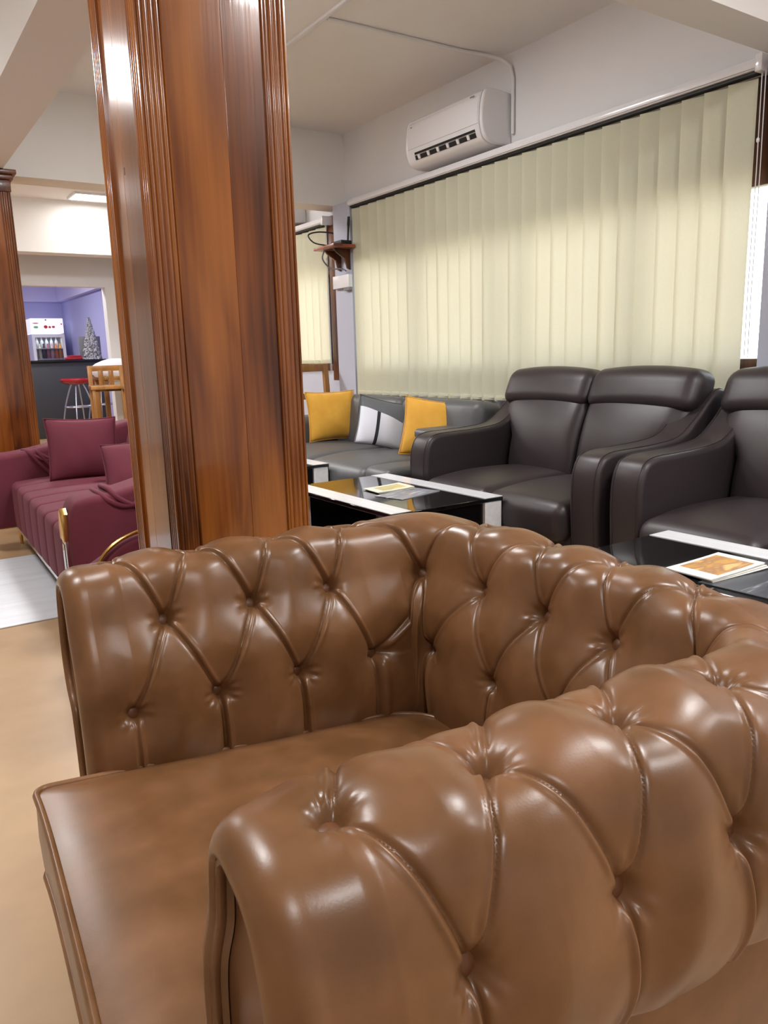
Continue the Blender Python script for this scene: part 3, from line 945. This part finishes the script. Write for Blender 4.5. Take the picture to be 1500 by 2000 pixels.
c3 = copy_tree(ct); c3.location = (1.985, 4.47, 0); c3['label'] = 'black and white coffee table farthest away, half hidden by the near pillar'

def sheet_mesh(name, w, h, t_, curl=.0, n=10):
    """a stapled booklet: w along x, h along y, lifted along one edge"""
    V = np.zeros((n + 1, 2, 3)); out = []
    bm = bmesh.new()
    top, bot = [], []
    for i in range(n + 1):
        a = i / n; x = -w / 2 + w * a
        zc = curl * (a ** 2)
        for lst, zz in ((bot, zc), (top, zc + t_)):
            lst.append((bm.verts.new((x, -h / 2, zz)), bm.verts.new((x, h / 2, zz))))
    for i in range(n):
        bm.faces.new((top[i][0], top[i + 1][0], top[i + 1][1], top[i][1]))
        bm.faces.new((bot[i][0], bot[i][1], bot[i + 1][1], bot[i + 1][0]))
        bm.faces.new((bot[i][0], bot[i + 1][0], top[i + 1][0], top[i][0])); bm.faces.new((bot[i][1], top[i][1], top[i + 1][1], bot[i + 1][1]))
    bm.faces.new((bot[0][0], top[0][0], top[0][1], bot[0][1])); bm.faces.new((bot[n][0], bot[n][1], top[n][1], top[n][0]))
    bmesh.ops.recalc_face_normals(bm, faces=bm.faces)
    me = bpy.data.meshes.new(name); bm.to_mesh(me); bm.free()
    return finish(me, True, 30)

def print_mat(name, border, a, b, c, bx, by, scale):
    """printed cover: plain border, picture in the middle"""
    m = mat(name, a, .32, coat=.1)
    nt = m.node_tree; N = nt.nodes; L = nt.links
    tc = N.new('ShaderNodeTexCoord'); sp = N.new('ShaderNodeSeparateXYZ'); L.new(tc.outputs['Object'], sp.inputs[0])
    mp = N.new('ShaderNodeMapping'); mp.inputs['Scale'].default_value = scale; L.new(tc.outputs['Object'], mp.inputs[0])
    nz = N.new('ShaderNodeTexNoise'); nz.inputs['Scale'].default_value = 1; nz.inputs['Detail'].default_value = 2; nz.inputs['Distortion'].default_value = .6; L.new(mp.outputs[0], nz.inputs[0])
    rp = N.new('ShaderNodeValToRGB'); e = rp.color_ramp.elements
    e[0].position = .40; e[0].color = a; e[1].position = .62; e[1].color = c; x = e.new(.52); x.color = b
    L.new(nz.outputs[0], rp.inputs[0])
    def absgt(s, lo, hi):
        g = N.new('ShaderNodeMath'); g.operation = 'COMPARE'; g.inputs[1].default_value = (lo + hi) / 2; g.inputs[2].default_value = (hi - lo) / 2; L.new(s, g.inputs[0]); return g.outputs[0]
    k = N.new('ShaderNodeMath'); k.operation = 'MULTIPLY'; L.new(absgt(sp.outputs['X'], *bx), k.inputs[0]); L.new(absgt(sp.outputs['Y'], *by), k.inputs[1])
    mx = N.new('ShaderNodeMix'); mx.data_type = 'RGBA'; L.new(k.outputs[0], mx.inputs[0]); mx.inputs[6].default_value = border; L.new(rp.outputs[0], mx.inputs[7])
    L.new(mx.outputs[2], N['Principled BSDF'].inputs['Base Color'])
    return m
P1 = print_mat('amber_cover', srgb(240, 238, 232), srgb(206, 156, 84), srgb(168, 122, 84), srgb(232, 190, 122), (-.075, .095), (-.062, .062), (9, 22, 9))
P2 = print_mat('dark_leaflet_cover', srgb(70, 72, 78), srgb(70, 72, 78), srgb(92, 94, 100), srgb(226, 226, 232), (-.155, .155), (-.20, .0), (5, 46, 5))
P3 = print_mat('cream_cover', srgb(236, 232, 214), srgb(206, 190, 120), srgb(186, 176, 128), srgb(226, 206, 140), (-.06, .075), (-.05, .05), (8, 16, 8))
P4 = print_mat('grey_leaflet_cover', srgb(176, 178, 186), srgb(150, 152, 162), srgb(120, 122, 132), srgb(206, 208, 216), (-.14, .14), (-.08, .08), (6, 40, 6))
def booklet(name, label, loc, rz, w, h, t_, curl, m, cat='brochure', sheets=0):
    o = link(name, sheet_mesh(name, w, h, t_, curl), m, None, loc, (0, 0, rz))
    prop(o, label, cat, 'printed matter on the coffee tables')
    for k in range(sheets):
        link('inner_page', sheet_mesh('inner_page', w - .004, h - .002, t_ * .5, curl * .7), M['paper'], o, (.006 + .004 * k, -.004 * (k + 1), -.0035 * (k + 1)), (0, 0, -.03 * (k + 1)))
    return o
booklet('brochure', 'brochure with amber and brown picture and white borders on the nearest coffee table', (1.955, 1.235, .4305), R(-2), .245, .150, .003, .006, P1, sheets=2)
booklet('brochure', 'dark grey leaflet with white streaks, under the amber brochure on the nearest coffee table', (1.985, 1.085, .4205), R(2), .33, .23, .0025, 0, P2)
booklet('brochure', 'cream brochure with yellowish cover on the middle coffee table', (2.035, 3.00, .4245), R(-4), .20, .145, .003, .008, P3, sheets=1)
booklet('brochure', 'pale grey leaflet lying flat beside the cream brochure on the middle table', (2.035, 2.845, .4205), R(14), .27, .165, .0025, 0, P4)

# ------------------------------------------------------------------ burgundy sofa and small armchair
def burgundy_sofa():
    t = thing('velvet_sofa', 'burgundy velvet channelled sofa with shiny metal trim, left of the near pillar', 'sofa', (.585, 3.02, 0), R(-1.9))
    mt = M['burgundy']; Ls = 2.02
    nchan = 7; y0, y1 = .21, Ls - .21; w = (y1 - y0) / nchan
    for k in range(nchan):
        def dch(p): return (p.x, p.y, p.z - .012 * max(0, -p.x / .31) ** 3)
        soft('seat_channel', .64, w + .001, .27, .028, mt, t, (.006, .0, .008), (.325, y0 + w * (k + .5), .275), n=6, deform=dch)
    ap = catmull([(.03, .13), (.004, .30), (.004, .44), (.02, .515), (.06, .548), (.18, .562), (.34, .60), (.52, .655), (.70, .70), (.80, .69), (.85, .62), (.86, .40), (.86, .13)], 5)
    poly = [tuple(p) for p in ap]
    for a0, a1, s in ((0, .20, -1), (Ls - .20, Ls, 1)):
        arm = bm_obj('arm', add_prism(bmesh.new(), [(p[0] - (.17 if s > 0 else 0) * max(0, 1 - p[0] / .5), p[1]) for p in poly], 'y', a0, a1, .03, 4), mt, t, ang=50)
        # folded sash over the arm
        for off in (0, .035):
            pth = [(.13 + off, a1 - .02, .553 + off * .4), (.13 + off, a0 + .05, .557 + off * .4), (.15 + off, a0 + .004, .535 + off * .2), (.21 + off, a0 - .004, .505), (.29 + off, a0 - .005, .492 - off * .4 + .02), (.42, a0 - .005, .495 + off), (.60, a0 - .005, .515 + off), (.80, a0 - .004, .55 + off)]
            tube('sash_fold', [tuple(p) for p in catmull(pth, 5)], .011, mt, arm, n=7)
            pin = [(.30 + off * 1.6, a1 - .03, .60), (.31 + off * 1.6, a1 + .004, .575), (.36 + off * 1.6, a1 + .006, .50), (.42 + off * 1.6, a1 + .006, .43)]
        # metal end plate with a mirror inset
        pp = [(a0 + .045, .14), (a0 + .045, .44), (a0 + .055, .485), (a0 + .082, .505), (a0 + .109, .485), (a0 + .12, .44), (a0 + .12, .14)]
        if s > 0: pp = [(p[0] - .0, p[1]) for p in pp]
        xo = -.165 if s > 0 else 0
        pl = bm_obj('trim_plate', add_prism(bmesh.new(), pp, 'x', xo - .012, xo + .010, .003), M['chrome'], arm, ang=30)
        cp = [(a0 + .043, .385), (a0 + .043, .44), (a0 + .054, .488), (a0 + .082, .509), (a0 + .111, .488), (a0 + .122, .44), (a0 + .122, .385)]
        bm_obj('gold_cap', add_prism(bmesh.new(), cp, 'x', xo - .017, xo + .012, .004), M['gold'], arm, ang=30)
        box('mirror_inset', xo - .0145, xo - .011, a0 + .062, a0 + .103, .16, .37, M['black_glass'], arm)
    # far arm inner fold bands
    for off in (0, .045):
        tube('sash_fold', [tuple(p) for p in catmull([(.10 + off, Ls - .10, .565), (.12 + off, Ls - .19, .56), (.16 + off, Ls - .205, .50), (.23 + off, Ls - .206, .41)], 6)], .012, mt, t, n=7)
    tube('sash_fold', [(.21, Ls - .204, .52), (.40, Ls - .204, .535), (.60, Ls - .204, .56)], .006, mt, t, n=6)
    def db(p): return (p.x + .04 * (p.z / .3), p.y, p.z)
    for k in range(3):
        wb = (Ls - .36) / 3
        soft('backrest', .22, wb, .68, .08, mt, t, (.02, .004, .02), (.76, .18 + wb * (k + .5), .485), (0, R(8), 0), n=8, deform=db)
    box('base_rail', .015, .055, .06, Ls - .02, .105, .138, M['chrome'], t, .004)
    box('under_frame', .055, .84, .03, Ls - .03, .115, .15, M['black_matt'], t, .004)
    for sx in (.03, .80):
        for sy in (.10, Ls - .06):
            link('leg', lathe_mesh('leg', [(.009, 0), (.010, .02), (.014, .115)], 12), M['gold'], t, (sx + .01, sy, 0))
    return t
burgundy_sofa()
GB = 'burgundy cushions on the velvet sofa'
cushion('scatter_cushion', 'square burgundy velvet cushion leaning at the far end of the velvet sofa', (1.02, 4.62, .575), (R(-14), R(2), R(-4)), .39, .36, .13, M['burgundy'], GB)
cushion('scatter_cushion', 'burgundy velvet cushion partly hidden behind the near pillar', (1.21, 4.20, .485), (R(-34), R(-4), R(-16)), .38, .34, .13, M['burgundy'], GB)

def velvet_pouffe():
    t = thing('velvet_pouffe', 'burgundy velvet seat with a thin gold rim, low between velvet sofa and near pillar', 'pouffe', (.515, 2.42, 0))
    mt = M['burgundy']
    ap = catmull([(.06, .10), (.015, .25), (.012, .36), (.04, .45), (.11, .505), (.22, .53), (.40, .54), (.54, .50), (.60, .40), (.60, .25), (.56, .10)], 6)
    poly = [tuple(p) for p in ap]
    bm_obj('body', add_prism(bmesh.new(), poly, 'y', 0, .36, .03, 4), mt, t, ang=50)
    for v in t.children[0].data.vertices:
        f = v.co.y / .36; v.co.z = .10 + (v.co.z - .10) * (1 - .34 * f)
    for y in (.004,):
        tube('gold_rim', [(p[0] - .002, y, p[1] + .002) for p in ap], .0065, M['gold'], t, n=7)
    for sx in (.10, .52):
        for sy in (.05, .31):
            link('leg', lathe_mesh('leg', [(.009, 0), (.013, .105)], 10), M['gold'], t, (sx, sy, 0))
velvet_pouffe()

# pale rug on the floor in front of the burgundy sofa
prop(bm_obj('floor_rug', add_box(bmesh.new(), -1.6, .70, 3.36, 4.61, 0.0005, .006, .002), M['rug']), 'pale grey flat rug on the beige floor in front of the burgundy sofa', 'rug')

# ------------------------------------------------------------------ shelf with router on the pilaster
t = thing('wall_shelf', 'small reddish wooden bracket shelf on the pilaster between the two blinds', 'shelf', (3.385, 5.50, 1.90))
box('shelf_board', -.20, .0, -.14, .18, -.012, .012, M['wood_shelf'], t, .003)
bm_obj('bracket', add_prism(bmesh.new(), [(-.004, -.014), (-.15, -.014), (-.13, -.04), (-.05, -.09), (-.03, -.16), (-.004, -.17)], 'y', -.06, -.04, .002), M['wood_frame'], t)
bm_obj('bracket', add_prism(bmesh.new(), [(-.004, -.014), (-.15, -.014), (-.13, -.04), (-.05, -.09), (-.03, -.16), (-.004, -.17)], 'y', .08, .10, .002), M['wood_frame'], t)
t = thing('network_router', 'small black router with antenna on the reddish wall shelf', 'router', (3.31, 5.44, 1.912))
box('case', -.05, .05, -.07, .07, 0, .03, M['black_matt'], t, .006)
link('antenna', lathe_mesh('antenna', [(.007, 0), (.008, .10), (.012, .12), (.010, .18)], 8), M['black_matt'], t, (.03, -.04, .028), (R(8), 0, 0))
prop(tube('power_cord', [tuple(p) for p in catmull([(3.30, 5.60, 1.925), (3.22, 5.72, 1.96), (3.21, 5.80, 2.03), (3.30, 5.80, 2.06), (3.40, 5.74, 2.05), (3.435, 5.72, 2.03)], 6)], .006, M['black_matt'], n=6), 'thin black cord looping above the left end of the wall shelf', 'cord')
prop(tube('power_cord', [tuple(p) for p in catmull([(3.23, 5.58, 1.89), (3.22, 5.60, 1.82), (3.28, 5.58, 1.75), (3.33, 5.50, 1.74), (3.352, 5.46, 1.72)], 6)], .006, M['grey_plastic'], n=6), 'pale cord hanging below the wall shelf', 'cord')
t = thing('switch_box', 'white rectangular cover box on the pilaster below the wall shelf', 'electric box', (3.385, 5.555, 1.64))
box('cover', -.035, 0, -.13, .12, -.045, .055, M['white_plastic'], t, .004)
box('slot', -.030, -.002, -.128, -.04, -.068, -.046, M['grey_plastic'], t)

# ------------------------------------------------------------------ timber dining chair behind the charcoal sofa, bar area
def timber_chair(label, loc, rz, group='honey coloured wooden chairs', hgt=1.0, seat=.47):
    t = thing('timber_chair', label, 'chair', loc, rz, group)
    m = M['wood_light']
    for s in (-1, 1):
        bm = bmesh.new(); add_prism(bm, [(.17, 0), (.20, 0), (.205, seat), (.235, hgt), (.205, hgt), (.17, seat)], 'x', s * .17 - .024, s * .17 + .024, .004)
        bm_obj('rear_leg', bm, m, t, ang=40)
        box('front_leg', s * .17 - .018, s * .17 + .018, -.20, -.165, 0, seat - .02, m, t, .003)
        box('side_stretcher', s * .17 - .01, s * .17 + .01, -.165, .17, .2, .23, m, t)
    box('seat', -.20, .20, -.22, .205, seat - .02, seat + .02, m, t, .006)
    box('top_rail', -.152, .152, .205, .232, hgt - .06, hgt, m, t, .004)
    box('back_rail', -.152, .152, .195, .22, hgt - .285, hgt - .235, m, t, .004)
    for x in (-.055, .055):
        if seat > .6: box('back_slat', x - .03, x + .022, .203, .225, hgt - .236, hgt - .054, m, t, .002)
    return t
timber_chair('honey brown wooden chair with open back behind the charcoal sofa', (3.14, 5.50, 0), R(8), hgt=.995)
bar = 'tall wooden bar chairs'
timber_chair('tall wooden bar chair with slatted back, facing the black bar counter, leftmost', (2.27, 8.75, 0), R(-10), bar, 1.03, .80)
timber_chair('tall wooden bar chair beside the near pillar edge, right of the leftmost one', (2.50, 8.25, 0), R(-4), bar, 1.03, .80)
timber_chair('tall wooden bar chair behind the white cloth', (2.92, 9.05, 0), R(0), bar, 1.10, .80)
t = thing('bar_table', 'tall wooden table with white cloth behind the bar chairs', 'table', (2.72, 9.62, 0))
box('table_top', -.35, .45, -.25, .25, .86, .90, M['wood_light'], t, .004)
for sx in (-.31, .41):
    for sy in (-.21, .21): box('leg', sx - .025, sx + .025, sy - .025, sy + .025, 0, .86, M['wood_light'], t, .003)
o = link('folded_cloth', soft_mesh('folded_cloth', .52, .40, .10, .04, (0, 0, .09), 8), M['cloth'], None, (2.60, 9.60, .970))
prop(o, 'heap of white cloth on the tall wooden table', 'cloth')

def bar_stool(label, loc):
    t = thing('bar_stool', label, 'stool', loc, R(20), 'red seated bar stools')
    link('seat', lathe_mesh('seat', [(.02, .785), (.13, .79), (.20, .822), (.212, .848), (.20, .866), (.14, .870), (.02, .860)], 24), M['red_gloss'], t)
    for k in range(4):
        a = math.pi / 4 + k * math.pi / 2
        pr = [(.075, .79), (.12, .68), (.18, .49), (.225, .25), (.235, .0)]
        tube('leg', [tuple(p) for p in catmull([(r_ * math.cos(a), r_ * math.sin(a), z_) for r_, z_ in pr], 4)], .011, M['steel'], t, n=8)
    ring = [(.18 * math.cos(x), .18 * math.sin(x), .49) for x in np.linspace(0, 2 * math.pi, 28, endpoint=False)]
    tube('foot_ring', ring, .010, M['steel'], t, n=7, closed=True)
    return t
st1 = bar_stool('red seated bar stool with steel legs in front of the black bar counter', (2.44, 11.0, 0))
st2 = copy_tree(st1); st2.location = (2.84, 11.3, 0); st2['label'] = 'red seated bar stool half hidden behind the tall wooden bar chairs'

t = thing('bar_counter', 'charcoal black bar counter in the lavender room', 'counter', (1.9, 12.3, 0))
box('front', -1.6, 1.20, -.25, .25, 0, 1.09, M['counter'], t, .004)
box('counter_top', -1.63, 1.22, -.29, .28, 1.09, 1.122, M['black_gloss'], t, .004)

# display fridge with lit sign
def fridge():
    t = thing('display_fridge', 'white upright drinks fridge with lit sign against the lavender back wall', 'fridge', (3.05, 15.95, 0))
    w, dp = .285, .32
    bm = bmesh.new()
    add_box(bm, -w, -w + .035, -dp + .04, dp, .0, 1.62); add_box(bm, w - .035, w, -dp + .04, dp, .0, 1.62)
    add_box(bm, -w + .035, w - .035, dp - .04, dp, .0, 1.62); add_box(bm, -w + .035, w - .035, -dp + .04, dp - .04, 0, .42); add_box(bm, -w + .035, w - .035, -dp + .04, dp - .04, 1.58, 1.62)
    bm_obj('cabinet', bm, M['white_plastic'], t)
    sg = bm_obj('lit_sign', add_box(bmesh.new(), -w, w, -dp + .0, dp, 1.63, 1.905, .012, 3), M['fridge_sign'], t)
    red = M['red_gloss']
    def blot(x, z, sx, sz, m): 
        bm = bmesh.new(); bmesh.ops.create_uvsphere(bm, u_segments=12, v_segments=8, radius=1)
        for v in bm.verts: v.co = Vector((x + v.co.x * sx, -dp - .001 + v.co.y * .003, z + v.co.z * sz))
        bm_obj('sign_mark', bm, m, sg)
    pink = mat('pink_print', srgb(226, 150, 168), .5); green = mat('green_print', srgb(130, 206, 140), .5); maroon = mat('dull_red_print', srgb(206, 70, 66), .5); grey = mat('grey_print', srgb(120, 116, 140), .5)
    blot(-.20, 1.815, .055, .012, pink); blot(-.20, 1.745, .042, .022, green); blot(-.03, 1.75, .034, .030, maroon); blot(.04, 1.745, .024, .020, maroon); blot(.105, 1.748, .028, .020, maroon); blot(-.02, 1.875, .014, .013, grey); blot(.25, 1.80, .014, .012, maroon)
    d_ = bmesh.new()
    add_box(d_, -w, -w + .05, -dp, -dp + .035, .10, 1.615); add_box(d_, w - .05, w, -dp, -dp + .035, .10, 1.615)
    add_box(d_, -w + .05, w - .05, -dp, -dp + .035, 1.56, 1.615); add_box(d_, -w + .05, w - .05, -dp, -dp + .035, .10, .42)
    dr = bm_obj('door', d_, M['white_plastic'], t)
    box('pane', -w + .05, w - .05, -dp + .012, -dp + .018, .42, 1.56, M['glass'], dr)
    for z_ in (1.155, 1.42 - .07):
        box('shelf', -w + .036, w - .036, -dp + .06, dp - .041, z_, z_ + .018, M['white_satin'], t)
    box('shelf', -w + .036, w - .036, -dp + .06, dp - .041, .86, .878, M['white_satin'], t)
    ld = bpy.data.lights.new('fridge_lamp', 'AREA'); ld.shape = 'RECTANGLE'; ld.size = .4; ld.size_y = .05; ld.energy = .9
    lo = bpy.data.objects.new('fridge_lamp', ld); C.objects.link(lo); lo.parent = t; lo.location = (0, -.2, 1.56)
    return t
fridge()
bot = [(.001, 0), (.03, 0), (.033, .01), (.033, .15), (.026, .19), (.012, .225), (.012, .255), (.014, .257), (.014, .275), (.001, .276)]
bmesh_ = lathe_mesh('drink_bottle', bot, 14)
cols = [('clear', srgb(210, 214, 190)), ('cream', srgb(226, 206, 180)), ('dark cola brown', srgb(40, 20, 16)), ('pink', srgb(170, 84, 100)), ('pale pink', srgb(206, 160, 160)), ('orange', srgb(226, 112, 24)), ('bright orange', srgb(240, 150, 50))]
for k, (cn, cc) in enumerate(cols):
    o = link('drink_bottle', bmesh_.copy(), mat('bottle_%d' % k, cc, .15), None, (2.835 + .072 * k, 15.80, 1.1735))
    prop(o, '%s drink bottle on the fridge shelf, number %s from the left by colour' % (cn, ['first', 'second', 'third', 'fourth', 'fifth', 'sixth', 'last'][k]) if False else '%s drink bottle standing on the fridge shelf above the counter' % cn, 'bottle', 'bottles in the drinks fridge')
for k in range(5):
    o = link('drink_bottle', bmesh_, mat('bottle_grey', srgb(176, 178, 186), .2) if k == 0 else None, None, (2.88 + .085 * k, 15.86, 1.3685))
    o.scale = (1, 1, .72)
    prop(o, 'small grey bottle on the upper fridge shelf, %s of the five' % ['leftmost', 'second from the left', 'middle one', 'second from the right', 'rightmost'][k], 'bottle', 'small grey bottles on the upper fridge shelf')

# on the counter
cone = bmesh.new()
NR, NA = 26, 40
rnd = random.Random(3)
vs = []
for i in range(NR + 1):
    z_ = .61 * i / NR; rr = .118 * (1 - i / NR) ** .9 + .012
    ring = []
    for k in range(NA):
        a = 2 * math.pi * k / NA
        r2 = rr * (1 + rnd.uniform(-.16, .16))
        ring.append(cone.verts.new((r2 * math.cos(a), r2 * math.sin(a), z_ + rnd.uniform(-.006, .006) * (i > 0))))
    vs.append(ring)
for i in range(NR):
    for k in range(NA): cone.faces.new((vs[i][k], vs[i][(k + 1) % NA], vs[i + 1][(k + 1) % NA], vs[i + 1][k]))
cone.faces.new(vs[0][::-1]); cone.faces.new(vs[NR])
tr = bm_obj('tinsel_tree', cone, M['tinsel'], None, smooth=False, loc=(2.955, 12.15, 1.122))
prop(tr, 'slim silver tinsel cone tree on the bar counter', 'ornament')
t = thing('monitor', 'dark grey square monitor behind the silver cone on the bar counter', 'monitor', (2.99, 12.40, 1.122))
box('screen', -.15, .16, -.02, .02, .03, .34, M['grey_plastic'], t, .006)
box('stand', -.08, .08, -.06, .08, 0, .012, M['black_matt'], t, .003); box('neck', -.02, .02, .02, .04, .01, .1, M['black_matt'], t)
t = thing('red_tray', 'low red box on the bar counter left of the silver cone', 'box', (2.70, 12.15, 1.122))
box('tray_body', -.14, .10, -.07, .07, 0, .035, M['red_gloss'], t, .006); box('tray_lid', -.10, .09, -.06, .06, .036, .06, M['red_gloss'], t, .008)
